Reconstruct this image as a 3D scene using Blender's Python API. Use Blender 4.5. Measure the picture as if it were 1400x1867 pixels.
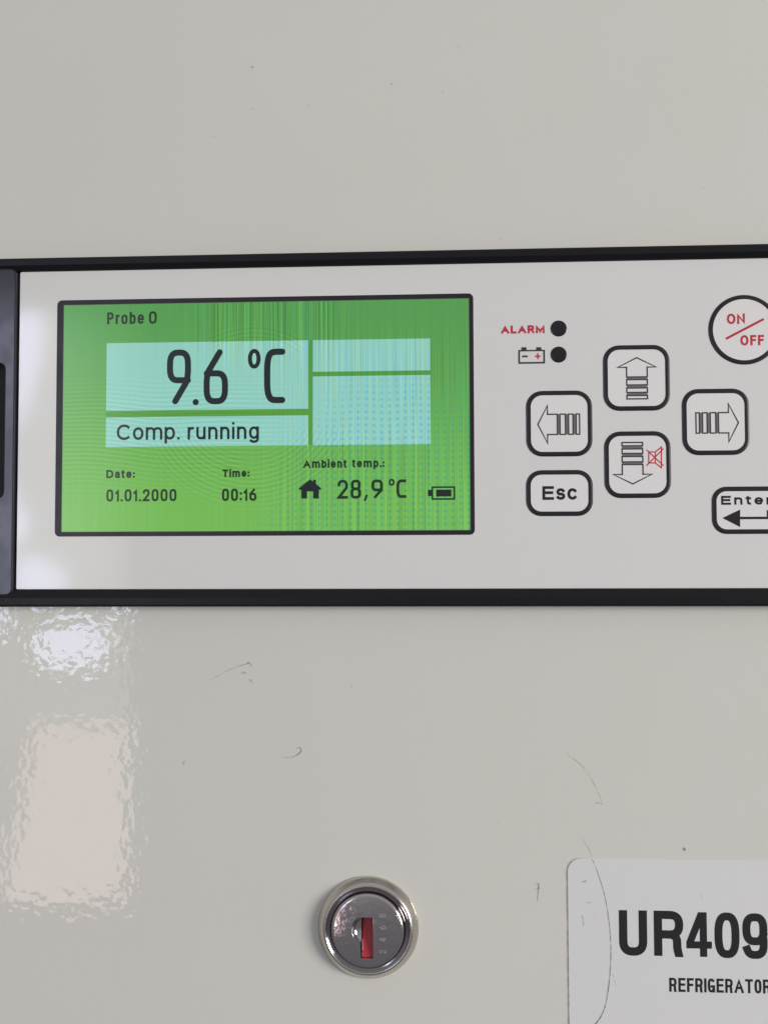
import bpy, bmesh, math, random
from mathutils import Vector, Matrix

# ------------------------------------------------------------------ scene, camera, light
# World: metres, Z up.  The door skin is the plane y = 0 and faces -Y.
# Lengths below are written in millimetres and converted by MM.
MM = 0.001
sc = bpy.context.scene
for o in list(bpy.data.objects):
    bpy.data.objects.remove(o)

cam_data = bpy.data.cameras.new('camera')
cam = bpy.data.objects.new('camera', cam_data)
sc.collection.objects.link(cam)
sc.camera = cam
cam_data.sensor_fit = 'VERTICAL'
cam_data.sensor_height = 24.0
cam_data.lens = 24.0 * 2000.0 / 1867.0
cam_data.clip_start = 0.01
cam_data.clip_end = 50.0
cam.location = (0.0, -249.93 * MM, 0.0)
cam.rotation_mode = 'QUATERNION'
cam.rotation_quaternion = (
    Matrix.Rotation(math.radians(3.3249), 3, 'Z')
    @ Matrix.Rotation(math.radians(2.7164), 3, 'X')
    @ Matrix.Rotation(math.radians(0.1674), 3, 'Y')
    @ Matrix.Rotation(math.radians(90), 3, 'X')).to_quaternion()

world = bpy.data.worlds.new('World')
sc.world = world
world.use_nodes = True
wn, wl = world.node_tree.nodes, world.node_tree.links
bg = wn['Background']
tc = wn.new('ShaderNodeTexCoord'); sep = wn.new('ShaderNodeSeparateXYZ'); ramp = wn.new('ShaderNodeValToRGB')
mr = wn.new('ShaderNodeMapRange')
wl.new(tc.outputs['Generated'], sep.inputs[0]); wl.new(sep.outputs[2], mr.inputs[0])
mr.inputs[1].default_value, mr.inputs[2].default_value = -1.0, 1.0
wl.new(mr.outputs[0], ramp.inputs[0]); wl.new(ramp.outputs[0], bg.inputs[0])
ramp.color_ramp.elements[0].color = (0.40, 0.40, 0.43, 1)        # plain indoor surroundings: darker floor,
ramp.color_ramp.elements[1].color = (1.30, 1.29, 1.28, 1)        # lighter ceiling
el_ = ramp.color_ramp.elements.new(0.5); el_.color = (0.88, 0.88, 0.90, 1)
el_ = ramp.color_ramp.elements.new(0.36); el_.color = (0.55, 0.55, 0.59, 1)
bg.inputs[1].default_value = 0.335

def area_lamp(name, loc, target, sx, sy, watts, col):
    d = bpy.data.lights.new(name, 'AREA')
    d.shape = 'RECTANGLE'
    d.size, d.size_y, d.energy, d.color = sx, sy, watts, col
    o = bpy.data.objects.new(name, d)
    sc.collection.objects.link(o)
    o.location = loc
    o.rotation_euler = (Vector(target) - Vector(loc)).to_track_quat('-Z', 'Y').to_euler()
    return o

# broad soft room light from above right (the lock throws its soft shadow to the left)
area_lamp('room_light', (2.0, -1.18, 0.12), (0, 0, 0), 0.8, 0.8, 49, (1.0, 0.955, 0.89))
# open doorway behind and to the left of the camera: seen as the broken reflection
# in the glossy enamel.  Sky between leaves above, sunlit ground below.
doorway = area_lamp('doorway_light', (-1.206, -3.0, -0.115), (-1.206, 0, -0.115), 0.50, 1.78, 2.80, (1, 1, 1))

sc.view_settings.view_transform = 'Standard'
sc.view_settings.look = 'None'
sc.view_settings.exposure = 0.09
sc.view_settings.gamma = 1.0
sc.view_settings.use_curve_mapping = False
sc.cycles.use_denoising = True
sc.cycles.max_bounces = 8

# ------------------------------------------------------------------ node helpers
class V:
    """a float socket with arithmetic, so a pattern can be written as a formula"""
    def __init__(s, nt, sock): s.nt, s.s = nt, sock
    def _m(s, op, *a):
        n = s.nt.nodes.new('ShaderNodeMath'); n.operation = op
        for i, v in enumerate((s,) + a):
            if isinstance(v, V): s.nt.links.new(v.s, n.inputs[i])
            else: n.inputs[i].default_value = v
        return V(s.nt, n.outputs[0])
    def __add__(s, o): return s._m('ADD', o)
    def __radd__(s, o): return s._m('ADD', o)
    def __sub__(s, o): return s._m('SUBTRACT', o)
    def __rsub__(s, o): return (s * -1.0) + o
    def __mul__(s, o): return s._m('MULTIPLY', o)
    def __rmul__(s, o): return s._m('MULTIPLY', o)
    def __truediv__(s, o): return s._m('DIVIDE', o)
    def sin(s): return s._m('SINE')
    def sqrt(s): return s._m('SQRT')
    def pow(s, o): return s._m('POWER', o)
    def ss(s, a, b):
        n = s.nt.nodes.new('ShaderNodeMapRange'); n.interpolation_type = 'SMOOTHSTEP'
        s.nt.links.new(s.s, n.inputs[0])
        n.inputs[1].default_value, n.inputs[2].default_value = a, b
        return V(s.nt, n.outputs[0])
    def ramp01(s): return s._m('MAXIMUM', 0.0)._m('MINIMUM', 1.0)

def position_mm(nt):
    g = nt.nodes.new('ShaderNodeNewGeometry')
    x = nt.nodes.new('ShaderNodeSeparateXYZ')
    nt.links.new(g.outputs['Position'], x.inputs[0])
    return V(nt, x.outputs[0]) * 1000.0, V(nt, x.outputs[1]) * 1000.0, V(nt, x.outputs[2]) * 1000.0

def noise(nt, x, y, z, detail=2.0, rough=0.5, scale=1.0, colour=False):
    c = nt.nodes.new('ShaderNodeCombineXYZ')
    for i, v in enumerate((x, y, z)):
        if isinstance(v, V): nt.links.new(v.s, c.inputs[i])
        else: c.inputs[i].default_value = v
    n = nt.nodes.new('ShaderNodeTexNoise')
    nt.links.new(c.outputs[0], n.inputs['Vector'])
    n.inputs['Scale'].default_value = scale
    n.inputs['Detail'].default_value = detail
    n.inputs['Roughness'].default_value = rough
    return n.outputs['Color'] if colour else V(nt, n.outputs['Fac'])

def mixc(nt, fac, a, b, blend='MIX'):
    n = nt.nodes.new('ShaderNodeMix'); n.data_type = 'RGBA'; n.blend_type = blend
    for i, v in ((0, fac), (6, a), (7, b)):
        if isinstance(v, V): nt.links.new(v.s, n.inputs[i])
        elif hasattr(v, 'is_linked'): nt.links.new(v, n.inputs[i])
        elif i == 0: n.inputs[0].default_value = v
        else: n.inputs[i].default_value = (*v, 1)
    return n.outputs[2]

def srgb(r, g, b):
    f = lambda c: (c / 12.92 if c <= 0.04045 else ((c + 0.055) / 1.055) ** 2.4)
    return tuple(f(c / 255.0) for c in (r, g, b))

def new_mat(name, col=(0.5, 0.5, 0.5), rough=0.5, metal=0.0, ior=1.5):
    m = bpy.data.materials.new(name); m.use_nodes = True
    nt = m.node_tree; b = nt.nodes['Principled BSDF']
    b.inputs['Base Color'].default_value = (*col, 1)
    b.inputs['Roughness'].default_value = rough
    b.inputs['Metallic'].default_value = metal
    b.inputs['IOR'].default_value = ior
    return m, nt, b

def bump(nt, b, height, dist_m, strength=1.0):
    n = nt.nodes.new('ShaderNodeBump')
    n.inputs['Strength'].default_value = strength
    n.inputs['Distance'].default_value = dist_m
    nt.links.new(height.s, n.inputs['Height'])
    nt.links.new(n.outputs[0], b.inputs['Normal'])

# the view out of the doorway, as the light it sends in
dl = doorway.data
dl.use_nodes = True
nt = dl.node_tree
em = nt.nodes['Emission']
px, py_, pz = position_mm(nt)
px = px / 13.0; pz = pz / 13.0        # 3 m away: 13 times larger than its mirror image on the door
leaf = noise(nt, px * 0.30, pz * 0.30, 3.0, detail=5.0, rough=0.62)
fine = noise(nt, px * 1.3, pz * 1.3, 8.0, detail=3.0, rough=0.6)
jag = (leaf - 0.5) * 2.2 + (fine - 0.5) * 0.9
sky = None
for cx, cz, rx, rz in ((-86.5, -18.5, 9.0, 5.0), (-94.5, -3.5, 6.5, 5.0), (-99.0, 52.0, 5.0, 14.0), (-103.5, 62.0, 6.0, 9.0),
                       (-104.0, 10.0, 6.5, 9.0), (-76.0, -9.5, 2.2, 1.8), (-105.5, -13.5, 2.6, 4.0), (-103.5, 38.0, 4.0, 8.0)):
    ex = (px - cx) / rx; ez = (pz - cz) / rz
    g = ((ex * ex + ez * ez).sqrt() + jag).ss(1.12, 0.88)
    sky = g if sky is None else sky._m('MAXIMUM', g)
low = pz.ss(-35.6, -37.4) * (px - pz * 0.14).ss(-91.5, -90.2) * (pz - px * 0.16).ss(-65.6, -63.6) * (fine * 0.25 + 0.85)
green = leaf.ss(0.35, 0.7)
c = mixc(nt, green, (0.55, 0.62, 0.50), (1.25, 1.32, 1.12))
c = mixc(nt, (pz.ss(-30.0, -66.0)) * (px - pz * 0.14).ss(-89.5, -93.0), c, (0.4, 0.4, 0.4))
c = mixc(nt, pz.ss(-12.0, -2.0), c, mixc(nt, px.ss(-71.0, -84.0), (0.8, 0.85, 0.8), (1.8, 1.95, 1.7)))
c = mixc(nt, px.ss(-98.0, -102.0) * pz.ss(-12.0, -4.0), c, (1.95, 2.15, 4.1))
c = mixc(nt, low.ramp01(), c, (3.3, 2.45, 2.4))
c = mixc(nt, sky, c, (6.2, 6.4, 8.6))
nt.links.new(c, em.inputs[0])
em.inputs[1].default_value = 1.0

# ------------------------------------------------------------------ materials
LOCK = (-18.30, -81.41)
# enamelled sheet steel: off-white, glossy, orange peel
M_door, nt, b = new_mat('white_enamel', srgb(208, 205, 201), 0.03)
x, y, z = position_mm(nt)
peel = noise(nt, x, y, z, detail=1.5, rough=0.5, scale=0.42)
wave = noise(nt, x, y, z, detail=0.0, scale=0.06)
bump(nt, b, peel * 1.0 + wave * 1.2, 2.9e-5)
tone = noise(nt, x, y, z, detail=4.0, scale=0.03)
fine = noise(nt, x, y, z, detail=3.0, rough=0.7, scale=1.6)
c = mixc(nt, tone.ss(0.35, 0.65) * 0.6, srgb(210, 208, 204), srgb(208, 210, 205))
broad = noise(nt, x, y, z, detail=2.0, scale=0.012)
c = mixc(nt, broad.ss(0.35, 0.7) * 0.5, c, srgb(206, 207, 202))
c = mixc(nt, fine.ss(0.62, 0.78) * 0.10, c, srgb(190, 184, 176))
nt.links.new(c, b.inputs['Base Color'])
nt.links.new((tone * 0.03 + 0.015).s, b.inputs['Roughness'])

# printed polyester membrane of the control panel
M_face, nt, b = new_mat('membrane_film', srgb(221, 220, 222), 0.065)
x, y, z = position_mm(nt)
n1 = noise(nt, x, y, z, detail=3.0, scale=0.05)
c = mixc(nt, n1.ss(0.3, 0.7), srgb(216, 216, 216), srgb(215, 216, 216))
nt.links.new(c, b.inputs['Base Color'])
n2 = noise(nt, x, y, z, detail=1.0, scale=0.09)
bump(nt, b, n2, 6e-6)

M_key, nt, b = new_mat('key_film', srgb(224, 222, 224), 0.22)
x, y, z = position_mm(nt)
bump(nt, b, noise(nt, x, y, z, detail=1.0, scale=0.2), 3e-6)

def plastic(name, col, rough, grain=0.0):
    m, nt, b = new_mat(name, col, rough)
    x, y, z = position_mm(nt)
    n = noise(nt, x, y, z, detail=3.0, scale=0.25)
    nt.links.new((n * 0.14 + (rough - 0.07)).s, b.inputs['Roughness'])
    g = noise(nt, x, y, z, detail=2.0, scale=3.0)
    bump(nt, b, g, 1e-6 + grain)
    return m
M_black = plastic('black_plastic', (0.007, 0.007, 0.010), 0.34, 4e-6)
M_black.node_tree.nodes['Principled BSDF'].inputs['Specular IOR Level'].default_value = 0.28
M_gloss = plastic('glossy_black_plastic', (0.016, 0.016, 0.022), 0.16)
M_slot = plastic('shadow_black_plastic', (0.006, 0.006, 0.008), 0.6)
M_ink = plastic('black_ink', (0.012, 0.012, 0.016), 0.32)
M_thin = plastic('thin_black_ink', (0.035, 0.035, 0.040), 0.35)
M_grey = plastic('grey_ink', (0.135, 0.135, 0.145), 0.4)
M_red = plastic('red_ink', (0.47, 0.032, 0.055), 0.35)
M_lamp = plastic('dark_lens', (0.010, 0.010, 0.013), 0.22)
M_stick_ink = plastic('sticker_ink', (0.018, 0.018, 0.022), 0.3)

M_stick, nt, b = new_mat('vinyl_sticker', srgb(219, 220, 223), 0.24)
x, y, z = position_mm(nt)
n1 = noise(nt, x * 0.4, y, z * 0.12, detail=5.0, rough=0.6)
n3 = noise(nt, x, y, z, detail=4.0, scale=0.22)
c = mixc(nt, n1.ss(0.55, 0.75) * 0.25, srgb(214, 215, 217), srgb(211, 210, 205))
c = mixc(nt, n3.ss(0.66, 0.74) * 0.16, c, srgb(150, 150, 152))
nt.links.new(c, b.inputs['Base Color'])
bump(nt, b, noise(nt, x, y, z, detail=2.0, scale=0.15), 1.2e-5)

def scuff_mat(name, col, amount):
    m, nt, b = new_mat(name, col, 0.6)
    x, y, z = position_mm(nt)
    n = noise(nt, x, y, z, detail=3.0, scale=0.9)
    nt.links.new((n.ss(0.25, 0.6) * amount).s, b.inputs['Alpha'])
    return m
M_scratch = scuff_mat('scratch_in_enamel', (0.17, 0.17, 0.17), 0.48)
M_faint = scuff_mat('faint_scratch', (0.20, 0.20, 0.20), 0.26)
M_grime = scuff_mat('sticker_edge_grime', (0.34, 0.34, 0.33), 0.5)
M_crease = scuff_mat('crease_line', (0.17, 0.19, 0.20), 0.72)

def metal(name, col, rough, scale=(1, 1, 1), dist=4e-7):
    m, nt, b = new_mat(name, col, rough, 1.0)
    x, y, z = position_mm(nt)
    n = noise(nt, x * scale[0], y * scale[1], z * scale[2], detail=3.0, scale=0.35)
    nt.links.new((n.ss(0.3, 0.75) * 0.10 + (rough - 0.06)).s, b.inputs['Roughness'])
    bump(nt, b, n, dist)
    return m
M_nickel = metal('satin_nickel', (0.62, 0.585, 0.53), 0.22)
M_chrome = metal('polished_chrome', (0.58, 0.54, 0.55), 0.14)
M_groove = metal('dark_groove_metal', (0.30, 0.28, 0.30), 0.16)
M_cface, nt, b = new_mat('worn_chrome_face', (0.56, 0.52, 0.53), 0.13, 1.0)
x, y, z = position_mm(nt)
fx = x - LOCK[0]; fz = z - LOCK[1]
n = noise(nt, x, y, z, detail=3.0, scale=0.22)
n2 = noise(nt, x, y, z, detail=4.0, scale=1.6)
bump(nt, b, (fx * fx + fz * fz) * -0.0075 + n * 0.16 + n2 * 0.003, 1e-3)        # slightly domed, dented by keys
nt.links.new((n2.ss(0.4, 0.75) * 0.14 + 0.09).s, b.inputs['Roughness'])
M_stamp = metal('stamped_mark', (0.50, 0.47, 0.48), 0.5)
M_redkey, nt, b = new_mat('red_plastic_shutter', (0.42, 0.028, 0.048), 0.28)
x, y, z = position_mm(nt)
bump(nt, b, noise(nt, x, y, z, detail=2.0, scale=0.8), 8e-5)

# --- the lit LCD: colour plus the column/row interference of its pixels
def lcd_mat(name, base_lo, base_hi, tint, amount):
    m, nt, b = new_mat(name, (0.012, 0.014, 0.013), 0.13)
    x, y, z = position_mm(nt)
    x = x - SCX; z = z - SCZ                       # mm from the screen centre (95 x 54 mm)
    base = mixc(nt, z.ss(27.0, -27.0), base_hi, base_lo)
    # column streaks: strongest along the top middle and the right half
    st = noise(nt, x * 4.2, z * 0.014, 0.0, detail=2.0, rough=0.9)
    st2 = noise(nt, x * 2.2, z * 0.03, 7.0, detail=3.0, rough=0.9)
    topm = (x.ss(-22.0, -6.0) * x.ss(24.0, 12.0)) * z.ss(8.0, 20.0)
    right = x.ss(-4.0, 14.0) * z.ss(24.0, 8.0)
    mask = (topm * 1.4 + right * 0.75 + 0.14)
    d1 = (st - 0.5) * mask * (2.1 * amount)
    # wavy row lines, left and middle
    wob = noise(nt, x * 0.03, z * 0.03, 2.0, detail=1.0)
    rows = (((z * 6.2) + x * 0.16 + wob * 30.0).sin())
    rmask = x.ss(12.0, -8.0) * z.ss(-22.0, -6.0) * z.ss(12.0, 2.0)
    d2 = rows * rmask * (0.10 * amount)
    # arcs around the middle
    r = ((x + 3.0) * (x + 3.0) + (z - 2.0) * (z - 2.0) * 1.3).sqrt()
    arcs = (r * 5.2 + wob * 12.0).sin()
    amask = r.ss(9.0, 16.0) * r.ss(30.0, 20.0) * z.ss(2.0, -10.0)
    amask2 = r.ss(17.0, 18.0) * r.ss(22.0, 20.5) * z.ss(12.0, 18.0) * x.ss(-18.0, -8.0) * x.ss(14.0, 6.0)
    d3 = arcs * (amask + amask2 * 0.8) * (0.10 * amount)
    # beat dots, lower right
    dots = ((x * 3.52).sin() * 0.5 + 0.5).pow(2.0) * ((z * 4.2 + (x * 0.5).sin() * 0.6).sin() * 0.5 + 0.5).pow(1.6)
    dmask = (x * 0.9 - z * 0.5).ss(4.0, 22.0) * z.ss(16.0, 0.0)
    grain = noise(nt, x * 5.5, z * 5.5, 1.0, detail=2.0, rough=0.8)
    gain = 1.0 + d1 + d2 + d3 + (grain - 0.5) * 0.42
    col = mixc(nt, (dots * dmask * (0.8 * amount)).ramp01(), base, tint)
    warm = mixc(nt, (((st2 - 0.5) * mask * 2.6) + 0.5).ramp01(), (0.70, 1.0, 1.7), (1.22, 1.02, 0.70))
    col = mixc(nt, 0.75, col, mixc(nt, 1.0, col, warm, 'MULTIPLY'))
    nt.links.new(col, b.inputs['Emission Color'])
    nt.links.new(gain._m('MAXIMUM', 0.3).s, b.inputs['Emission Strength'])
    return m
SCX, SCZ = [(p + q) / 2 for p, q in zip((-89.10, 60.81), (5.02, 7.38))]
M_green = lcd_mat('lcd_green', (0.158, 0.425, 0.064), (0.072, 0.285, 0.056), (0.02, 0.34, 0.17), 1.0)
M_cyan = lcd_mat('lcd_pale_cyan', (0.265, 0.560, 0.435), (0.245, 0.525, 0.385), (0.04, 0.38, 0.48), 0.80)
M_bar = lcd_mat('lcd_dark_green_bar', (0.095, 0.300, 0.030), (0.060, 0.260, 0.030), (0.02, 0.28, 0.12), 0.7)
M_dark, nt, b = new_mat('lcd_dark_pixels', (0.012, 0.016, 0.018), 0.15)
b.inputs['Emission Color'].default_value = (0.002, 0.005, 0.006, 1)
b.inputs['Emission Strength'].default_value = 1.0
M_dgreen, nt, b = new_mat('lcd_dark_green_pixels', (0.010, 0.018, 0.012), 0.15)
b.inputs['Emission Color'].default_value = (0.003, 0.016, 0.006, 1)
b.inputs['Emission Strength'].default_value = 1.0
M_rim, nt, b = new_mat('lcd_metal_rim', (0.10, 0.14, 0.10), 0.4)

# ------------------------------------------------------------------ mesh helpers
class MB:
    """collects verts (mm, as x, height above the door, z) and faces, builds ONE mesh object"""
    def __init__(s): s.v, s.f = [], []
    def face(s, pts):
        i = len(s.v); s.v += pts; s.f.append(tuple(range(i, i + len(pts))))
    def build(s, name, mat, parent=None, smooth=False, label=None):
        n = len(s.v)
        c = [(min(p[k] for p in s.v) + max(p[k] for p in s.v)) / 2 for k in range(3)]
        me = bpy.data.meshes.new(name)
        me.from_pydata([((p[0] - c[0]) * MM, -(p[1] - c[1]) * MM, (p[2] - c[2]) * MM) for p in s.v], [], s.f)
        bm = bmesh.new(); bm.from_mesh(me)
        bmesh.ops.remove_doubles(bm, verts=bm.verts, dist=2e-7)
        bmesh.ops.recalc_face_normals(bm, faces=bm.faces)
        # sheets: make them face the viewer's side (-Y)
        flat = all(abs(f.normal.y) > 0.9 for f in bm.faces)
        if flat:
            bad = [f for f in bm.faces if f.normal.y > 0]
            if bad: bmesh.ops.reverse_faces(bm, faces=bad)
        elif bm.faces:
            avg = sum((f.normal.y * f.calc_area() for f in bm.faces))
            if avg > 1e-12:
                bmesh.ops.reverse_faces(bm, faces=bm.faces)
        if smooth:
            for f in bm.faces: f.smooth = True
        bm.to_mesh(me); bm.free()
        me.materials.append(mat)
        o = bpy.data.objects.new(name, me)
        sc.collection.objects.link(o)
        w = Vector((c[0] * MM, -c[1] * MM, c[2] * MM))
        if parent is not None:
            o.parent = parent
            q, base = parent, Vector((0, 0, 0))
            while q is not None:
                base += q.location; q = q.parent
            o.location = w - base
        else:
            o.location = w
        if label: o['label'] = label
        return o

def rrect(x0, x1, z0, z1, r, n=7):
    """rounded rectangle, counter-clockwise, always 4*(n+1) points"""
    x0, x1 = min(x0, x1), max(x0, x1); z0, z1 = min(z0, z1), max(z0, z1)
    r = max(r, 1e-3)
    out = []
    for cx, cz, a in ((x1 - r, z0 + r, -90), (x1 - r, z1 - r, 0), (x0 + r, z1 - r, 90), (x0 + r, z0 + r, 180)):
        for k in range(n + 1):
            t = math.radians(a + 90.0 * k / n)
            out.append((cx + r * math.cos(t), cz + r * math.sin(t)))
    return out

def loops(mb, rings, cap_first=False, cap_last=False):
    """rings: list of (points2d, height); neighbouring rings are joined by quads"""
    base = []
    for pts, h in rings:
        base.append(len(mb.v)); mb.v += [(p[0], h, p[1]) for p in pts]
    n = len(rings[0][0])
    for a, b_ in zip(base, base[1:]):
        for k in range(n):
            k2 = (k + 1) % n
            mb.f.append((a + k, a + k2, b_ + k2, b_ + k))
    if cap_first: mb.f.append(tuple(base[0] + k for k in range(n)))
    if cap_last: mb.f.append(tuple(base[-1] + k for k in range(n)))

def circle(cx, cz, r, n=96):
    return [(cx + r * math.cos(2 * math.pi * k / n), cz + r * math.sin(2 * math.pi * k / n)) for k in range(n)]

def lathe(mb, cx, cz, prof, n=128, cap=False):
    loops(mb, [(circle(cx, cz, r, n), h) for r, h in prof], cap_last=cap)

def filled(name, contours, h, depth, bev, mat, parent, label=None, smooth=False):
    """flat plate with holes (2-D curve fill), front face at height h, rounded front edge"""
    cu = bpy.data.curves.new(name, 'CURVE'); cu.dimensions = '2D'; cu.fill_mode = 'BOTH'
    cu.extrude = max(depth / 2 - bev, 0) * MM; cu.bevel_depth = bev * MM; cu.bevel_resolution = 3
    cu.offset = -bev * MM
    for pts in contours:
        sp = cu.splines.new('POLY'); sp.points.add(len(pts) - 1); sp.use_cyclic_u = True
        for q, (u, v) in zip(sp.points, pts): q.co = (u * MM, v * MM, 0, 1)
    tmp = bpy.data.objects.new('tmp', cu); sc.collection.objects.link(tmp)
    dg = bpy.context.evaluated_depsgraph_get()
    me = bpy.data.meshes.new_from_object(tmp.evaluated_get(dg))
    mb = MB()
    mb.v = [(v.co.x / MM, h - depth / 2 + v.co.z / MM, v.co.y / MM) for v in me.vertices]
    mb.f = [tuple(f.vertices) for f in me.polygons]
    bpy.data.objects.remove(tmp); bpy.data.curves.remove(cu); bpy.data.meshes.remove(me)
    return mb.build(name, mat, parent, smooth, label)

def stroke(mb, pts, pen, h, closed=False, cap='square', clampz=None, taper=None):
    """a pen line along pts (mm) as a flat ribbon at height h"""
    P = [Vector(p) for p in pts]
    Q = [P[0]]
    for p in P[1:]:
        if (p - Q[-1]).length > 1e-5: Q.append(p)
    if closed and (Q[0] - Q[-1]).length < 1e-5: Q.pop()
    P = Q; n = len(P); hw = pen / 2
    if n == 1:
        mb.face([(P[0].x + hw * math.cos(a * math.pi / 8), h, P[0].y + hw * math.sin(a * math.pi / 8)) for a in range(16)])
        return
    if not closed and cap == 'square':
        P[0] = P[0] + (P[0] - P[1]).normalized() * hw
        P[-1] = P[-1] + (P[-1] - P[-2]).normalized() * hw
    L, Rr = [], []
    for i in range(n):
        if closed: a, c_ = P[i - 1], P[(i + 1) % n]
        else: a, c_ = P[max(i - 1, 0)], P[min(i + 1, n - 1)]
        d0 = (P[i] - a); d1 = (c_ - P[i])
        if d0.length < 1e-9: d0 = d1
        if d1.length < 1e-9: d1 = d0
        d0.normalize(); d1.normalize()
        n0 = Vector((-d0.y, d0.x)); n1 = Vector((-d1.y, d1.x))
        m_ = n0 + n1
        if m_.length < 1e-6: m_ = n0.copy()
        m_.normalize()
        k = min(1.0 / max(m_.dot(n0), 0.30), 2.6)
        w = hw * (taper(i / (n - 1)) if taper else 1.0)
        L.append(P[i] + m_ * w * k); Rr.append(P[i] - m_ * w * k)
    if clampz:
        for q in L + Rr: q.y = min(max(q.y, clampz[0]), clampz[1])
    b0 = len(mb.v)
    for l, r in zip(L, Rr): mb.v += [(l.x, h, l.y), (r.x, h, r.y)]
    for i in range(n if closed else n - 1):
        j = (i + 1) % n
        mb.f.append((b0 + 2 * i, b0 + 2 * i + 1, b0 + 2 * j + 1, b0 + 2 * j))
    if not closed and cap == 'round':
        for e, q in ((0, P[0]), (n - 1, P[-1])):
            l, r = L[e], Rr[e]
            a0 = math.atan2(l.y - q.y, l.x - q.x)
            s_ = 1 if e == 0 else -1
            fan = [(q.x + hw * math.cos(a0 + s_ * math.pi * k / 8), h, q.y + hw * math.sin(a0 + s_ * math.pi * k / 8)) for k in range(9)]
            mb.face(fan)

# ------------------------------------------------------------------ lettering
def el(cx, cy, rx, ry, a0, a1, p=2.3, n=None):
    n = n or max(6, int(abs(a1 - a0) / 11))
    out = []
    for k in range(n + 1):
        t = math.radians(a0 + (a1 - a0) * k / n); c_, s_ = math.cos(t), math.sin(t)
        out.append((cx + rx * math.copysign(abs(c_) ** (2 / p), c_), cy + ry * math.copysign(abs(s_) ** (2 / p), s_)))
    return out

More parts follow.
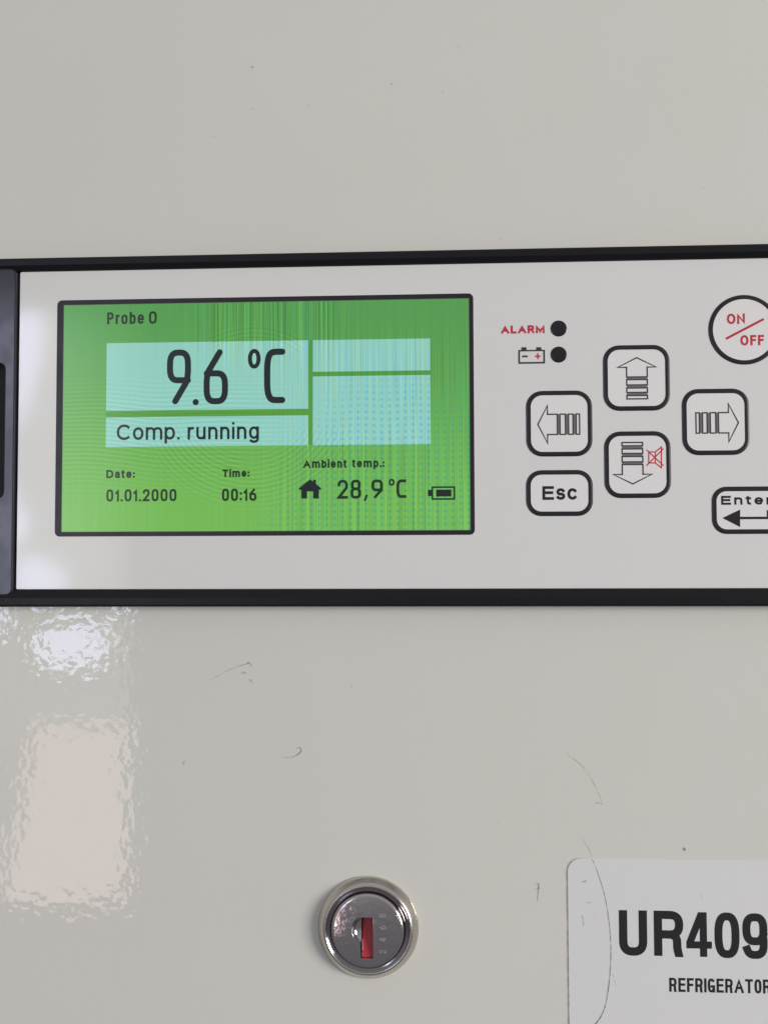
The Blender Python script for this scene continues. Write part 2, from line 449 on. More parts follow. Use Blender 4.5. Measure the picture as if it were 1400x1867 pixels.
def glyph(ch, X, st):
    """-> (relative width, [ (points, closed) ]) in a 0..1 box, baseline 0, capital height 1"""
    p = 3.0 if st == 'din' else (2.7 if st == 'cond' else 2.15)
    nine = [(1, .43), (.5, .43)] + el(.5, .715, .5, .285, 270, 0, p) + [(1, .6), (.97, .48), (.9, .38), (.30, 0)]
    ninec = el(.5, .68, .5, .32, -25, -385, p) + [(1, .6), (1, .42)] + el(.5, .30, .5, .30, 0, -155, p)
    G = {
     '0': (.56, [(el(.5, .5, .5, .5, 0, 360, p, 48), True)]),
     'O': (.78 if st != 'cond' else .6, [(el(.5, .5, .5, .5, 0, 360, p, 48), True)]),
     '1': (.30, [([(0, .74), (.2, .8), (1, 1), (1, 0)], False)]),
     '2': (.55, [(el(.5, .72, .5, .28, 172, -28, 2.4) + [(.0, .0), (1, 0)], False)]),
     '4': (.58, [([(1, .22), (0, .22), (0, .28), (.60, 1), (.74, 1), (.74, 0)], False)]),
     '6': (.56, [([(1 - u, 1 - v) for u, v in nine], False)]),
     '8': (.56, [(el(.5, .76, .45, .24, 0, 360, p, 36), True), (el(.5, .26, .5, .26, 0, 360, p, 36), True)]),
     '9': (.56, [(nine if st == 'din' else ninec, False)]),
     '.': (.14, [([(.5, 0)], False)]),
     ':': (.14, [([(.5, .06)], False), ([(.5, .62)], False)]),
     ',': (.16, [([(.75, .08), (.35, -.16)], False)]),
     'deg': (.30, [(el(.5, .86, .5, .14, 0, 360, 2.1, 24), True)]),
     ' ': (.30, []),
     'A': (.80, [([(0, 0), (.5, 1), (1, 0)], False), ([(.2, .33), (.8, .33)], False)]),
     'C': ((.50, [([(1, 1), (.72, 1)] + el(.62, .5, .62, .5, 90, 270, 3.4) + [(.72, 0), (1, 0)], False)]) if st == 'din'
           else (.74, [(el(.53, .5, .53, .5, 48, 312, 2.2), False)])),
     'D': (.74, [([(0, 0), (0, 1), (.35, 1)] + el(.35, .5, .65, .5, 90, -90, 2.4) + [(0, 0)], True)]),
     'E': (.62, [([(1, 1), (0, 1), (0, 0), (1, 0)], False), ([(0, .53), (.92, .53)], False)]),
     'F': (.58, [([(1, 1), (0, 1), (0, 0)], False), ([(0, .52), (.88, .52)], False)]),
     'G': (.62, [(el(.5, .5, .5, .5, 48, 335, p) + [(1, .42), (.58, .42)], False), ([(1, .42), (1, 0)], False)]),
     'I': (.16, [([(.5, 0), (.5, 1)], False)]),
     'L': (.58, [([(0, 1), (0, 0), (1, 0)], False)]),
     'M': (.86, [([(0, 0), (0, 1), (.5, .12), (1, 1), (1, 0)], False)]),
     'N': (.72, [([(0, 0), (0, 1), (1, 0), (1, 1)], False)]),
     'P': (.58, [([(0, 0), (0, 1), (.5, 1)] + el(.5, .735, .5, .265, 90, -90, 2.6) + [(0, .47)], False)]),
     'R': (.66, [([(0, 0), (0, 1), (.5, 1)] + el(.5, .735, .46, .265, 90, -90, 2.6) + [(0, .47)], False),
                 ((el(.48, .27, .38, .20, 90, 0, 2.4, 10) + [(.865, .12), (.90, .0), (.93, -.12)] if st == 'cond' else [(.5, .47), (1, 0)]), False)]),
     'T': (.66, [([(0, 1), (1, 1)], False), ([(.5, 1), (.5, 0)], False)]),
     'U': (.62, [([(0, 1), (0, .32)] + el(.5, .30, .5, .30, 180, 360, 2.6) + [(1, 1)], False)]),
     'a': (.50, [([(.10, .86 * X)] + el(.5, .66 * X, .5, .34 * X, 130, 0) + [(1, 0)], False),
                 ([(1, .58 * X)] + [(.5, .57 * X)] + el(.47, .285 * X, .47, .285 * X, 90, 330) + [(1, .26 * X)], False)]),
     'b': (.55, [([(0, 0), (0, 1)], False), (el(.5, .5 * X, .5, .5 * X, 0, 360, p, 36), True)]),
     'c': (.52, [(el(.53, .5 * X, .53, .5 * X, 46, 314, p), False)]),
     'e': (.55, [([(0, .5 * X), (1, .5 * X)] + el(.5, .5 * X, .5, .5 * X, 8, 312, p), False)]),
     'g': (.55, [(el(.5, .5 * X, .5, .5 * X, 0, 360, p, 36), True), ([(1, X), (1, -.06)] + el(.5, -.06, .5, .24, 0, -140), False)]),
     'i': (.13, [([(.5, 0), (.5, X - .02)], False), ([(.5, 1.10)], False)]),
     'm': (.88, [([(0, 0), (0, X)], False), ([(0, .55 * X)] + el(.25, .58 * X, .25, .42 * X, 180, 0, 2.5) + [(.5, 0)], False),
                 ([(.5, .55 * X)] + el(.75, .58 * X, .25, .42 * X, 180, 0, 2.5) + [(1, 0)], False)]),
     'n': (.52, [([(0, 0), (0, X)], False), ([(0, .55 * X)] + el(.5, .58 * X, .5, .42 * X, 180, 0, 2.5) + [(1, 0)], False)]),
     'o': (.56, [(el(.5, .5 * X, .5, .5 * X, 0, 360, p, 36), True)]),
     'p': (.55, [([(0, -.30), (0, X)], False), (el(.5, .5 * X, .5, .5 * X, 0, 360, p, 36), True)]),
     'r': (.34, [([(0, 0), (0, X)], False), ([(0, .5 * X)] + el(.9, .55 * X, .9, .45 * X, 180, 82), False)]),
     's': (.48, [(el(.5, .745 * X, .46, .255 * X, 28, 262) + el(.5, .25 * X, .5, .25 * X, 82, -150), False)]),
     't': (.34, [([(.36, .94), (.36, .22)] + el(.86, .22, .5, .22, 180, 275), False), ([(0, X), (1, X)], False)]),
     'u': (.52, [([(1, 0), (1, X)], False), ([(0, X), (0, .42 * X)] + el(.5, .42 * X, .5, .42 * X, 180, 360, 2.5), False)]),
    }
    return G[ch]

def text(name, chars, a, b_, pen, h, mat, parent, st='sans', X=.74, gap=.16, cap='square', label=None, slant=0.0, xform=None, turn=None):
    """letters between a = (left, baseline) and b_ = (right, capital top), all mm"""
    x0, zb = a; x1, zt = b_
    H = zt - zb
    gl = [glyph(c_, X, st) for c_ in chars]
    k = (x1 - x0) / (sum(g[0] for g in gl) + gap * (len(gl) - 1))
    mb = MB(); x = x0
    for g, ch in zip(gl, chars):
        w = g[0] * k
        for i, (pts, closed) in enumerate(g[1]):
            q = []
            for u, v in pts:
                if len(pts) == 1:
                    q.append((x + w / 2, zb + pen / 2 + v * (H - pen)))
                else:
                    wi = max(w - pen, 0)
                    q.append((x + min(pen / 2, w / 2) + u * wi, zb + pen / 2 + v * (H - pen)))
            lo = zb - (0.5 * H if ch in 'gp,' else 0.02 * H)
            if len(pts) == 1 and cap != 'round':
                d = pen / 2; c0 = q[0]
                mb.face([(c0[0] - d, h, c0[1] - d), (c0[0] + d, h, c0[1] - d), (c0[0] + d, h, c0[1] + d), (c0[0] - d, h, c0[1] + d)])
            else:
                stroke(mb, q, pen * (1.12 if len(pts) == 1 else 1), h + 0.006 * i, closed, cap, (lo, zb + H * 1.02) if cap != 'round' else None)
        x += w + gap * k
    mb = union(mb)
    if turn:
        ang, cx, cz = turn; ca, sa = math.cos(ang), math.sin(ang)
        mb.v = [(cx + (p[0] - cx) * ca - (p[2] - cz) * sa, p[1], cz + (p[0] - cx) * sa + (p[2] - cz) * ca) for p in mb.v]
    return mb.build(name, mat, parent, label=label)

def union(mb):
    """merge overlapping flat pieces into one non-overlapping sheet"""
    from mathutils.geometry import delaunay_2d_cdt
    h0 = min(p[1] for p in mb.v)
    faces = []
    for f in mb.f:
        for k in range(1, len(f) - 1):
            t = [f[0], f[k], f[k + 1]]
            A, B, C = (mb.v[i] for i in t)
            a = (B[0] - A[0]) * (C[2] - A[2]) - (C[0] - A[0]) * (B[2] - A[2])
            if abs(a) < 1e-6: continue
            faces.append(t if a > 0 else t[::-1])
    vs, es, fs, ov, oe, of = delaunay_2d_cdt([Vector((p[0], p[2])) for p in mb.v], [], faces, 0, 1e-5)
    out = MB()
    out.v = [(v.x, h0, v.y) for v in vs]
    out.f = [tuple(f) for f, o_ in zip(fs, of) if o_]
    used = sorted({i for f in out.f for i in f}); m_ = {i: k for k, i in enumerate(used)}
    out.v = [out.v[i] for i in used]; out.f = [tuple(m_[i] for i in f) for f in out.f]
    return out

def thing(name, loc_mm, label, cat):
    o = bpy.data.objects.new(name, None)
    o.empty_display_size = 0.01
    sc.collection.objects.link(o)
    o.location = (loc_mm[0] * MM, -loc_mm[1] * MM, loc_mm[2] * MM)
    o['label'] = label; o['category'] = cat
    return o

def bounds(a, b_): return min(a[0], b_[0]), max(a[0], b_[0]), min(a[1], b_[1]), max(a[1], b_[1])

# ------------------------------------------------------------------ the refrigerator door
door = thing('refrigerator_door', (0, 0, -330), 'large off-white glossy enamelled door filling the background behind the panel', 'door')
mb = MB()
rings = [(rrect(-300, 280, -330, 330, 14, 8), -40), (rrect(-300, 280, -330, 330, 14, 8), -4),
         (rrect(-298.8, 278.8, -328.8, 328.8, 12.8, 8), -1.2), (rrect(-296, 276, -326, 326, 10, 8), 0)]
loops(mb, rings, cap_first=True, cap_last=True)
mb.build('door_skin', M_door, door)

def scratch(pts, pen, mat, name='scratch'):
    P = []
    # Catmull-Rom through the given points
    Q = [pts[0]] + list(pts) + [pts[-1]]
    for i in range(1, len(Q) - 2):
        p0, p1, p2, p3 = Q[i - 1], Q[i], Q[i + 1], Q[i + 2]
        for k in range(7):
            t = k / 7.0
            P.append(tuple(0.5 * (2 * p1[j] + (p2[j] - p0[j]) * t + (2 * p0[j] - 5 * p1[j] + 4 * p2[j] - p3[j]) * t * t
                                  + (3 * p1[j] - p0[j] - 3 * p2[j] + p3[j]) * t ** 3) for j in range(2)))
    P.append(pts[-1])
    m_ = MB()
    stroke(m_, P, pen, 0.03, cap='butt', taper=lambda t: 0.35 + 0.75 * math.sin(math.pi * min(max(t, .04), .96)) ** 0.7)
    return m_.build(name, mat, door)

scratch([(-54.50, -26.42), (-51.72, -24.92), (-48.81, -23.54), (-45.77, -22.66), (-45.14, -22.78)], 0.22, M_faint)
scratch([(-46.03, -22.53), (-45.14, -22.53), (-45.01, -23.28)], 0.40, M_scratch)
scratch([(-47.54, -24.78), (-46.78, -24.66), (-46.15, -24.90)], 0.40, M_faint)
scratch([(-45.38, -26.15), (-44.75, -26.89)], 0.38, M_faint)
scratch([(-37.79, -43.72), (-35.90, -43.83), (-34.40, -43.20), (-33.52, -42.33), (-33.90, -41.59), (-34.65, -41.97)], 0.26, M_scratch)
scratch([(25.93, -42.29), (29.80, -45.42), (32.30, -49.28), (33.95, -53.26)], 0.24, M_faint)
scratch([(32.38, -53.28), (34.19, -53.62)], 0.28, M_faint)
scratch([(18.82, -71.56), (19.68, -71.30), (19.66, -72.63), (19.40, -75.16)], 0.26, M_scratch)
scratch([(19.06, -72.40), (20.52, -72.38)], 0.22, M_faint)
scratch([(51.54, -63.08), (52.13, -63.67)], 0.62, M_scratch, 'chip')
scratch([(53.29, -66.17), (54.48, -66.28)], 0.46, M_scratch, 'chip')
scratch([(29.37, -61.17), (30.92, -63.56), (31.51, -65.24)], 0.18, M_faint)
scratch([(-60.62, -45.75), (-60.25, -44.75)], 0.34, M_faint, 'chip')
scratch([(-45.41, 116.74), (-44.89, 116.33)], 0.5, M_faint, 'chip')
scratch([(-12.69, 111.72), (-12.18, 111.32)], 0.4, M_faint, 'chip')
for q in ((3.02, 119.84), (-32.20, 107.32), (-54.18, 100.46), (-45.35, 94.36), (-45.12, 106.63), (-0.73, 109.30), (58.04, 85.46), (-96.11, 96.14), (12.42, 74.49), (-22.12, -27.56), (10.52, -57.99)):
    scratch([q, (q[0] + .35, q[1] - .25)], 0.24, M_faint, 'speck')

# ------------------------------------------------------------------ the control panel
FH = 2.6        # height of the membrane above the door
panel = thing('control_panel', (20, 0, -12), 'white control panel with green lit screen and keypad in a black plastic surround', 'control panel')
RIGHT = 120.0
oa = (-103.46, 71.19); ob = (-102.33, -9.59); oc = (71.65, 71.28)
top_o = (oa[1] + oc[1]) / 2; bot_o = (ob[1] + (70.11, -9.52)[1]) / 2
ia = (-99.08, 68.21); ic = (71.94, 68.21); ib = (-99.02, -5.50)
top_i = (ia[1] + ic[1]) / 2; bot_i = (ib[1] + (70.52, -5.65)[1]) / 2
left_i = (ia[0] + ib[0]) / 2
LEFT = -133.0
tb = (-14.13, 69.34)[1]; bb = (-14.35, -7.44)[1]        # where the flat rim turns into the bevel

mb = MB()
rings = [(rrect(LEFT, RIGHT, bot_o, top_o, 2.0), 0.02), (rrect(LEFT, RIGHT, bot_o, top_o, 2.0), 3.3),
         (rrect(LEFT + .15, RIGHT - .15, bot_o + .15, top_o - .15, 1.9), 3.65),
         (rrect(LEFT + .5, RIGHT - .5, bot_o + .5, top_o - .5, 1.6), 3.8),
         (rrect(LEFT + 2.0, RIGHT - 2.0, bb - .1, tb + .1, 0.9), 3.8),
         (rrect(LEFT + 2.1, RIGHT - 2.1, bb, tb, 0.9), 3.74),
         (rrect(LEFT + 3.2, RIGHT - 3.2, bot_i - .18, top_i + .18, 0.5), 2.85),
         (rrect(LEFT + 3.3, RIGHT - 3.3, bot_i - .10, top_i + .10, 0.4), 2.45),
         (rrect(LEFT + 3.3, RIGHT - 3.3, bot_i - .10, top_i + .10, 0.4), 0.5)]
loops(mb, rings)
mb.build('bezel', M_black, panel)

mb = MB()
loops(mb, [(rrect(left_i, RIGHT - 3.35, bot_i, top_i, 0.35), 0.6), (rrect(left_i, RIGHT - 3.35, bot_i, top_i, 0.35), FH - 0.1),
           (rrect(left_i + .1, RIGHT - 3.45, bot_i + .1, top_i - .1, 0.3), FH)], cap_last=True)
mb.build('faceplate', M_face, panel)

# glossy end piece left of the faceplate, with a finger slot that runs out of view
s0 = (-102.20, 46.46); s1 = (-101.78, 15.68)
filled('end_piece', [rrect(LEFT + 2.6, left_i - .42, bb + .35, tb - .35, 1.7),
                     rrect(LEFT + 12, s0[0], s1[1], s0[1], 1.2)[::-1]], 3.45, 2.2, 0.45, M_gloss, panel,
       label='glossy black end piece with a long finger slot')
mb = MB()
loops(mb, [(rrect(LEFT + 11, s0[0] + 1, s1[1] - 1, s0[1] + 1, 1.4), 1.2)], cap_last=True)
mb.build('slot_floor', M_slot, panel)

# ---- display
d0 = (-90.21, 61.47); d1 = (6.18, 61.28); d2 = (-89.97, 6.63); d3 = (5.93, 6.39)
dx0, dx1 = (d0[0] + d2[0]) / 2, (d1[0] + d3[0]) / 2
dz1, dz0 = (d0[1] + d1[1]) / 2, (d2[1] + d3[1]) / 2
a0 = (-88.71, 60.29); a1 = (5.24, 60.29); a2 = (-88.57, 7.63); a3 = (5.02, 7.38)
ax0, ax1 = (a0[0] + a2[0]) / 2, (a1[0] + a3[0]) / 2
az1, az0 = (a0[1] + a1[1]) / 2, (a2[1] + a3[1]) / 2
h = FH + 0.03
mb = MB()
loops(mb, [(rrect(dx0, dx1, dz0, dz1, 1.15), FH - .05), (rrect(dx0, dx1, dz0, dz1, 1.15), h), (rrect(ax0, ax1, az0, az1, .12), h), (rrect(ax0, ax1, az0, az1, .12), h - 0.05)])
disp = mb.build('display', M_ink, panel, label='green lit display in a black border')
mb = MB(); loops(mb, [(rrect(ax0, ax1, az0, az1, .12), h - 0.012)], cap_last=True)
mb.build('screen', M_green, disp)
mb = MB()
loops(mb, [(rrect(ax0 + .0, ax1, az0, az1, .12), h + .004), (rrect(ax0 + .16, ax1 - .16, az0 + .12, az1 - .12, .05), h + .004)])
mb.build('screen_rim', M_rim, disp)

hb = h + 0.012
def field(name, p, q, mat, lift=0.0):
    x0, x1, z0, z1 = bounds(p, q)
    m_ = MB(); loops(m_, [(rrect(x0, x1, z0, z1, .03, 1), hb + lift)], cap_last=True)
    return m_.build(name, mat, disp)
HT = hb + 0.03
fz1 = (-40.70, 51.17)[1]; fza = (-40.66, 35.43)[1]; fzb = (-40.66, 33.92)[1]; fz0 = (-40.65, 27.06)[1]
fx0 = (-78.37, 41.71)[0]; fxa = (-31.59, 41.12)[0]; fxb = (-30.52, 41.11)[0]; fx1 = (-3.75, 40.77)[0]
fzc = (-16.78, 43.89)[1]; fzd = (-16.78, 42.82)[1]
field('temperature_field', (fx0, fza), (fxa, fz1), M_cyan)
field('status_field', (fx0, fz0), (fxa, fzb), M_cyan)
field('empty_field', (fxb, fzc), (fx1, fz1), M_cyan)
field('empty_field', (fxb, fz0), (fx1, fzd), M_cyan)
field('divider_bar', (fx0, fzb + .02), (fxa, fza - .02), M_bar)
field('divider_bar', (fxb, fzd + .02), (fx1, fzc - .02), M_bar)
field('divider_bar', (fxa + .02, fz0), (fxb - .02, fz1), M_bar)

text('lettering', 'Probe' , (-78.31, 55.57), (-69.70, 58.37), .52, HT, M_dgreen, disp, 'din', .74, .17, 'square', 'heading reading Probe')
text('lettering', '0', (-68.53, 55.54), (-66.68, 58.45), .52, HT, M_dgreen, disp, 'din', .74, .16, 'square', 'heading digit zero')
text('reading', '9', (-64.23, 36.77), (-58.63, 49.46), 1.42, HT, M_dark, disp, 'din', cap='round', label='large digit nine of the temperature')
text('reading', '.', (-58.43, 36.58), (-56.58, 49.43), 1.30, HT, M_dark, disp, 'din', cap='round', label='decimal point of the temperature')
text('reading', '6', (-55.69, 36.67), (-50.02, 49.40), 1.42, HT, M_dark, disp, 'din', cap='round', label='large digit six of the temperature')
text('reading', ['deg'], (-45.47, 35.48), (-42.53, 49.36), .95, HT, M_dark, disp, 'din', cap='round', label='degree ring of the temperature')
text('reading', 'C', (-41.74, 36.77), (-36.83, 49.34), 1.45, HT, M_dark, disp, 'din', cap='round', label='letter C of the temperature')
text('lettering', 'Comp.', (-75.82, 28.65), (-61.14, 32.24), .58, HT, M_dark, disp, 'sans', .78, .11, label='status word Comp.')
text('lettering', 'running', (-59.34, 28.62), (-42.87, 32.24), .58, HT, M_dark, disp, 'sans', .76, .14, label='status word running')
text('lettering', 'Date:', (-78.17, 19.88), (-71.60, 21.78), .43, HT, M_dgreen, disp, 'sans', .76, .17, label='caption reading Date:')
text('lettering', 'Time:', (-51.24, 19.93), (-45.11, 21.70), .43, HT, M_dgreen, disp, 'sans', .76, .17, label='caption reading Time:')
text('lettering', '01.01.2000', (-78.12, 14.51), (-61.82, 17.30), .50, HT, M_dgreen, disp, 'din', .74, .15, label='date 01.01.2000')
text('lettering', '00:16', (-51.34, 14.47), (-43.40, 17.30), .52, HT, M_dgreen, disp, 'din', .74, .15, label='time 00:16')
text('lettering', 'Ambient', (-32.71, 21.85), (-22.82, 23.71), .43, HT, M_dgreen, disp, 'sans', .78, .16, label='caption word Ambient')
text('lettering', 'temp.:', (-21.57, 21.89), (-14.27, 23.76), .43, HT, M_dgreen, disp, 'sans', .78, .16, label='caption word temp.:')
text('lettering', '28', (-24.89, 14.80), (-19.52, 19.13), .66, HT, M_dgreen, disp, 'din', .74, .13, label='ambient reading digits 28')
text('lettering', ',', (-19.21, 14.89), (-17.83, 19.18), .52, HT, M_dgreen, disp, 'din', label='decimal comma')
text('lettering', '9', (-17.22, 14.88), (-14.60, 19.15), .66, HT, M_dgreen, disp, 'din', label='ambient reading digit 9')
text('lettering', ['deg'], (-13.30, 14.67), (-11.92, 19.26), .43, HT, M_dgreen, disp, 'din', label='degree ring')
text('lettering', 'C', (-11.56, 14.90), (-9.31, 19.11), .66, HT, M_dgreen, disp, 'din', label='letter C')

# house symbol and battery symbol
def poly(mb_, pts, hh): mb_.face([(p[0], hh, p[1]) for p in pts])
mb = MB()
poly(mb, [(-33.71, 16.92), (-33.71, 17.29), (-31.14, 19.28), (-30.45, 18.77), (-30.45, 19.21), (-29.83, 19.20), (-29.83, 18.27),
          (-28.64, 17.26), (-28.64, 16.88)], HT)
poly(mb, [(-33.15, 16.98), (-33.15, 14.92), (-31.83, 14.91), (-31.83, 16.97)], HT + .008)
poly(mb, [(-30.45, 16.96), (-30.45, 14.90), (-29.14, 14.89), (-29.14, 16.95)], HT + .008)
poly(mb, [(-31.85, 16.97), (-31.85, 16.53), (-30.44, 16.52), (-30.44, 16.96)], HT + .012)
mb.build('house_symbol', M_dark, disp)
x0, x1, z0, z1 = bounds((-3.64, 14.42), (1.69, 17.48))
mb = MB()
loops(mb, [(rrect(x0, x1, z0, z1, .05, 2), HT), (rrect(x0 + .38, x1 - .38, z0 + .38, z1 - .38, .03, 2), HT)])
loops(mb, [(rrect(x0 + 1.05, x1 - .85, z0 + .75, z1 - .75, .04, 2), HT)], cap_last=True)
q0, q1, r0, r1 = bounds((-4.44, 15.29), (-3.56, 16.71))
loops(mb, [(rrect(q0, q1, r0, r1, .04, 2), HT + .008)], cap_last=True)
mb.build('battery_symbol', M_dark, disp)

# ---- indicator lamps with their captions
def disc_lamp(c0, r, label):
    m_ = MB(); lathe(m_, c0[0], c0[1], [(r, FH - .02), (r, FH + .05), (r * .93, FH + .10), (r * .5, FH + .16), (r * .05, FH + .18)], 40, True)
    return m_.build('indicator_lamp', M_lamp, panel, True, label)
disc_lamp((25.20, 53.00), 1.83, 'dark alarm indicator lamp')
disc_lamp((25.14, 47.07), 1.83, 'dark battery indicator lamp')
hp = FH + 0.02
text('lettering', 'ALARM', (12.25, 52.01), (22.07, 53.86), .50, hp, M_red, panel, 'sans', .74, .13, label='red caption reading ALARM')
x0, x1, z0, z1 = bounds((16.08, 45.08), (22.08, 48.24))
mb = MB()
loops(mb, [(rrect(x0, x1, z0, z1, .12, 3), hp), (rrect(x0 + .40, x1 - .40, z0 + .40, z1 - .34, .06, 3), hp)])
for qa, qb in (((16.78, 48.19), (17.96, 48.86)), ((20.11, 48.14), (21.29, 48.81))):
    u0, u1, v0, v1 = bounds(qa, qb)
    loops(mb, [(rrect(u0, u1, v0, v1, .1, 3), hp + .006)], cap_last=True)
u0, u1, v0, v1 = bounds((16.95, 46.56), (18.19, 46.98))
loops(mb, [(rrect(u0, u1, v0, v1, .03, 2), hp)], cap_last=True)
bs = mb.build('battery_symbol', M_thin, panel)
cx, cz = (20.47, 46.76)
mb = MB()
stroke(mb, [(cx - .62, cz), (cx + .62, cz)], .36, hp + .004, cap='butt')
stroke(mb, [(cx, cz - .66), (cx, cz + .66)], .36, hp + .009, cap='butt')
mb.build('plus_sign', M_red, bs)

# ---- keys: a slightly raised pad with a printed black outline and its symbol
HK = FH + 0.16
def key(p, q, r, label, ring=1.02):
    x0, x1, z0, z1 = bounds(p, q)
    m_ = MB()
    loops(m_, [(rrect(x0, x1, z0, z1, r), FH - .02), (rrect(x0 + .02, x1 - .02, z0 + .02, z1 - .02, r), FH + .05),
               (rrect(x0 + .35, x1 - .35, z0 + .35, z1 - .35, r - .3), HK - .02), (rrect(x0 + .6, x1 - .6, z0 + .6, z1 - .6, r - .5), HK)], cap_last=True)
    k = m_.build('key', M_key, panel, label=label)
    m_ = MB()
    def ringpts(d): return rrect(x0 + d, x1 - d, z0 + d, z1 - d, max(r - d, .3))
    loops(m_, [(ringpts(-.02), FH + .0), (ringpts(0), FH + .075), (ringpts(.35), HK + .012), (ringpts(.6), HK + .03), (ringpts(ring), HK + .03), (ringpts(ring), HK - .01)])
    m_.build('outline', M_ink, k)
    return k

hk = HK + 0.02
def arrow(k, tip, ang, S, shift=0.0):
    """hollow block arrow with three tail bars; local axes: +u points to the tip"""
    ca, sa = math.cos(ang), math.sin(ang)
    T = lambda u, v: (tip[0] + u * ca - v * sa, tip[1] + u * sa + v * ca)
    m_ = MB(); pen = .31
    hw, hh = 2.28 * S, 4.55 * S                # half shaft, half head
    stroke(m_, [T(-.2, 0), T(-2.35 * S, hh - .3), T(-2.35 * S, hw), T(-4.55 * S, hw), T(-4.55 * S, -hw), T(-2.35 * S, -hw), T(-2.35 * S, -hh + .3)], pen, hk, closed=True)
    for u0, u1 in ((-5.15, -6.35), (-7.05, -8.05), (-8.75, -9.5)):
        stroke(m_, [T(u0 * S, hw), T(u1 * S, hw), T(u1 * S, -hw), T(u0 * S, -hw)], pen, hk, closed=True)
    m_.build('arrow_outline', M_thin, k)
    m_ = MB()
    for u0, u1 in ((-4.65, -5.05), (-6.45, -6.95), (-8.15, -8.65)):
        m_.face([(T(u * S, v)[0], hk + .006, T(u * S, v)[1]) for u, v in ((u0, hw), (u1, hw), (u1, -hw), (u0, -hw))])
    m_.build('arrow_shading', M_grey, k)

kh = 2.76
k = key((35.00, 48.96), (49.75, 34.15), 3.6, 'key with up arrow')
arrow(k, (42.47, 46.30), math.pi / 2, 1.0)
k = key((17.74, 38.86), (32.45, 24.03), 3.6, 'key with left arrow')
arrow(k, (20.12, 31.25), math.pi, 1.0)
k = key((52.31, 38.87), (67.04, 24.03), 3.6, 'key with right arrow')
arrow(k, (64.83, 31.22), 0.0, 1.0)
k = key((35.01, 29.50), (49.70, 14.56), 3.6, 'key with down arrow and red muted speaker')
arrow(k, (41.23, 17.50), -math.pi / 2, 1.0)
mb = MB()
sp = [(44.84, 24.84), (46.29, 24.83), (47.64, 25.92), (47.57, 21.26), (46.25, 22.37), (44.80, 22.38)]
stroke(mb, sp, .26, hk + .004, closed=True)
stroke(mb, [(46.29, 24.83), (46.25, 22.37)], .24, hk + .010, cap='butt')
stroke(mb, [(44.36, 25.34), (48.06, 21.74)], .24, hk + .016, cap='butt')
stroke(mb, [(44.31, 21.77), (48.11, 25.55)], .24, hk + .022, cap='butt')
mb.build('muted_speaker_symbol', M_red, k)

k = key((17.58, 20.94), (32.41, 10.62), 3.4, 'wide key marked Esc')
text('lettering', 'Esc', (21.18, 14.25), (28.90, 17.34), .64, hk, M_ink, k, 'sans', .80, .12)

ex0, ez1 = (58.52, 16.95); ez0 = (63.55, 6.44)[1]
k = key((ex0, ez0), (ex0 + 21.5, ez1), 3.2, 'wide key marked Enter with return arrow')
text('lettering', 'Enter', (60.55, 12.91), (71.59, 14.91), .48, hk, M_ink, k, 'sans', .78, .21)
mb = MB()
poly(mb, [(60.74, 9.98), (64.66, 11.85), (64.59, 7.95)], hk)
t0 = (64.57, 9.96); t1 = (70.72, 9.93); t2 = (70.75, 11.69)
stroke(mb, [t0, (t1[0], t0[1]), (t1[0], t2[1])], .55, hk + .006, cap='butt')
mb.build('return_arrow', M_ink, k)

c0 = (66.29, 52.08); R0 = 7.85
mb = MB(); lathe(mb, c0[0], c0[1], [(R0, FH - .02), (R0 - .02, FH + .05), (R0 - .35, HK - .02), (R0 - .6, HK)], 96, True)
k = mb.build('key', M_key, panel, label='round key marked ON OFF in red')
mb = MB(); lathe(mb, c0[0], c0[1], [(R0 + .02, FH), (R0, FH + .075), (R0 - .35, HK + .012), (R0 - .6, HK + .03), (R0 - .95, HK + .03), (R0 - .95, HK - .01)], 96)
mb.build('outline', M_ink, k)
text('lettering', 'ON', (62.51, 53.38), (66.48, 55.73), .50, hk, M_red, k, 'sans', .74, .14)
text('lettering', 'OFF', (65.38, 48.51), (70.60, 50.84), .50, hk, M_red, k, 'sans', .74, .16)
mb = MB(); stroke(mb, [(62.40, 50.16), (70.42, 54.31)], .52, hk + .01, cap='round')
mb.build('slash', M_red, k)

# ------------------------------------------------------------------ the key lock
lx, lz = (-18.30, -81.41)
lock = thing('key_lock', (lx, 0, lz), 'round polished metal cam lock with red keyway set in the door', 'lock')
mb = MB()
lathe(mb, lx, lz, [(11.30, 0.0), (11.32, .35), (11.10, .75), (10.75, 1.15), (10.35, 1.75), (9.95, 2.20), (9.72, 2.38), (9.52, 2.40), (9.40, 2.30)], 160)
mb.build('flange', M_nickel, lock, True)
mb = MB()
lathe(mb, lx, lz, [(9.40, 2.30), (9.22, 2.12), (8.95, 1.98), (8.60, 1.86), (8.40, 1.80), (8.26, 1.5), (8.22, .6)], 160)
mb.build('groove', M_groove, lock, True)
FC = 2.95
def slot_hole():
    x0, x1, z0, z1 = lx - 1.42, lx + 1.22, lz - 6.0, lz + 2.95
    pts = [(x0, z0), (x1, z0), (x1, z1), (x0, z1)]
    cz = lz + .35
    pts += [(x0 + 2.4 * math.cos(math.radians(a)) * .85, cz + 2.6 * math.sin(math.radians(a))) for a in range(96, 265, 8)]
    return pts
mb = MB()
lathe(mb, lx, lz, [(8.18, .6), (8.18, 2.25), (8.12, 2.50), (7.90, 2.78), (7.62, 2.92), (7.45, FC - .01)], 160)
cyl = mb.build('cylinder', M_chrome, lock, True)
filled('cylinder_face', [circle(lx, lz, 7.47, 120), slot_hole()[::-1]], FC, 1.6, 0.06, M_cface, cyl)
mb = MB()
x0, x1, z0, z1 = lx - 1.25, lx + 1.2, lz - 5.95, lz + 2.9
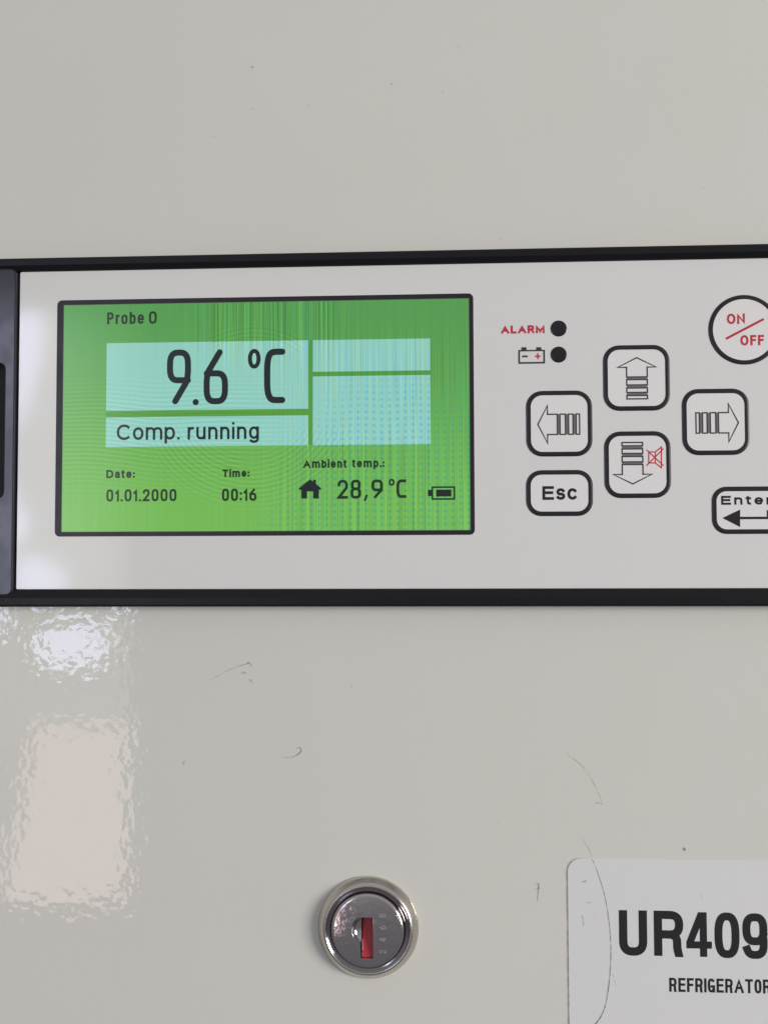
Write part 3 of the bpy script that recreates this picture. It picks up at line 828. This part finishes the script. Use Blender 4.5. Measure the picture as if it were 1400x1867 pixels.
loops(mb, [(rrect(x0, x1, z0, z1, .12, 3), 1.0), (rrect(x0, x1, z0, z1, .12, 3), 2.30), (rrect(x0 + .2, x1 - .2, z0 + .2, z1 - .2, .1, 3), 2.42)], cap_last=True)
mb.v = [(p[0], p[1] - (1.5 * (p[2] - z0) / (z1 - z0) if p[1] > 1.5 else 0), p[2]) for p in mb.v]
mb.build('keyway_shutter', M_redkey, cyl, label='red plastic shutter in the keyway')
mb = MB()
cz = lz + .35
loops(mb, [([(lx - 1.35 + r * .85 * math.cos(math.radians(a)), cz + r * 1.08 * math.sin(math.radians(a))) for a in range(90, 271, 10)], hh)
           for r, hh in ((2.5, 2.93), (2.3, 2.6), (1.9, 2.2), (1.2, 1.9), (.4, 1.75), (.05, 1.72))])
mb.build('thumb_scoop', M_chrome, cyl, True)
for i, ch in enumerate('8642'):
    g0 = (-14.92, -77.95)
    gz = (g0[0], g0[1] - 2.62 * i)
    text('stamped_digit', ch, (gz[0] - .42, gz[1] - .75), (gz[0] + .42, gz[1] + .75), .22, FC + .012, M_stamp, cyl, 'din', turn=(math.pi / 2, gz[0], gz[1]))

# ------------------------------------------------------------------ the sticker
st0 = (26.15, -65.75); 
sx0 = ((26.12, -68.89)[0] + (26.14, -100.95)[0]) / 2
sz1 = (46.19, -65.56)[1]
sx1, sz0 = sx0 + 78, sz1 - 52
sticker = thing('model_sticker', (sx0 + 39, 0, sz0), 'white rounded vinyl sticker reading UR409 REFRIGERATOR on the door', 'sticker')
mb = MB()
loops(mb, [(rrect(sx0, sx1, sz0, sz1, 3.0, 9), 0.0), (rrect(sx0 + .01, sx1 - .01, sz0 + .01, sz1 - .01, 3.0, 9), 0.12),
           (rrect(sx0 + .06, sx1 - .06, sz0 + .06, sz1 - .06, 2.95, 9), 0.15)], cap_last=True)
mb.build('vinyl_sheet', M_stick, sticker)
edge = [(sx0 + 4.5, sz1)] + [(sx0 + 3 + 3 * math.cos(math.radians(a)), sz1 - 3 + 3 * math.sin(math.radians(a))) for a in range(90, 181, 9)] + [(sx0, sz1 - 20), (sx0, sz0 + 4)]
mb = MB(); stroke(mb, edge, .24, 0.18, cap='butt', taper=lambda t: min(1.0, .25 + t * 2.2))
mb.build('edge_grime', M_grime, sticker)
cr = [(31.60, -65.67), (32.65, -68.31), (33.93, -72.37), (34.84, -76.91), (35.38, -82.29), (35.43, -87.66), (34.87, -93.62), (33.85, -98.40), (32.02, -101.52), (28.86, -104.20)]
P = []
for i in range(len(cr) - 1):
    p0, p1, p2, p3 = cr[max(i - 1, 0)], cr[i], cr[i + 1], cr[min(i + 2, len(cr) - 1)]
    for k_ in range(6):
        t = k_ / 6.0
        P.append(tuple(0.5 * (2 * p1[j] + (p2[j] - p0[j]) * t + (2 * p0[j] - 5 * p1[j] + 4 * p2[j] - p3[j]) * t * t + (3 * p1[j] - p0[j] - 3 * p2[j] + p3[j]) * t ** 3) for j in range(2)))
mb = MB(); stroke(mb, P, .24, 0.19, cap='butt', taper=lambda t: .45 + .75 * t)
mb.build('crease', M_crease, sticker)
for a_, b2, w_ in (((29.16, -77.96), (29.49, -80.35), .62), ((30.04, -75.19), (31.36, -75.41), .3), ((29.24, -70.76), (30.45, -70.50), .5), ((35.75, -90.63), (36.43, -93.59), .3), ((55.17, -72.79), (55.62, -74.45), .2)):
    mb = MB(); m1 = ((a_[0] + b2[0]) / 2 + .12, (a_[1] + b2[1]) / 2)
    stroke(mb, [a_, m1, b2], w_, 0.175, cap='butt', taper=lambda t: .3 + .7 * math.sin(math.pi * t))
    mb.build('smudge', M_faint, sticker)
hs = 0.18
U = ((37.31, -86.69), (43.45, -76.80)); text('lettering', 'U', U[0], U[1], 1.82, hs, M_stick_ink, sticker, 'cond', label='black letter U of UR409')
U = ((44.93, -86.62), (51.53, -76.80)); text('lettering', 'R', U[0], U[1], 1.80, hs, M_stick_ink, sticker, 'cond', label='black letter R of UR409')
U = ((51.97, -86.67), (57.50, -77.00)); text('lettering', '4', U[0], U[1], 1.55, hs, M_stick_ink, sticker, 'cond', label='black digit 4 of UR409')
U = ((58.10, -86.86), (63.51, -76.97)); text('lettering', '0', U[0], U[1], 1.72, hs, M_stick_ink, sticker, 'cond', label='black digit 0 of UR409')
U = ((64.16, -86.93), (69.56, -77.06)); text('lettering', '9', U[0], U[1], 1.72, hs, M_stick_ink, sticker, 'cond', label='black digit 9 of UR409')
text('lettering', 'REFRIGERATOR', (48.10, -94.34), (70.05, -91.32), .52, hs, M_stick_ink, sticker, 'cond', .74, .13, label='black word REFRIGERATOR')
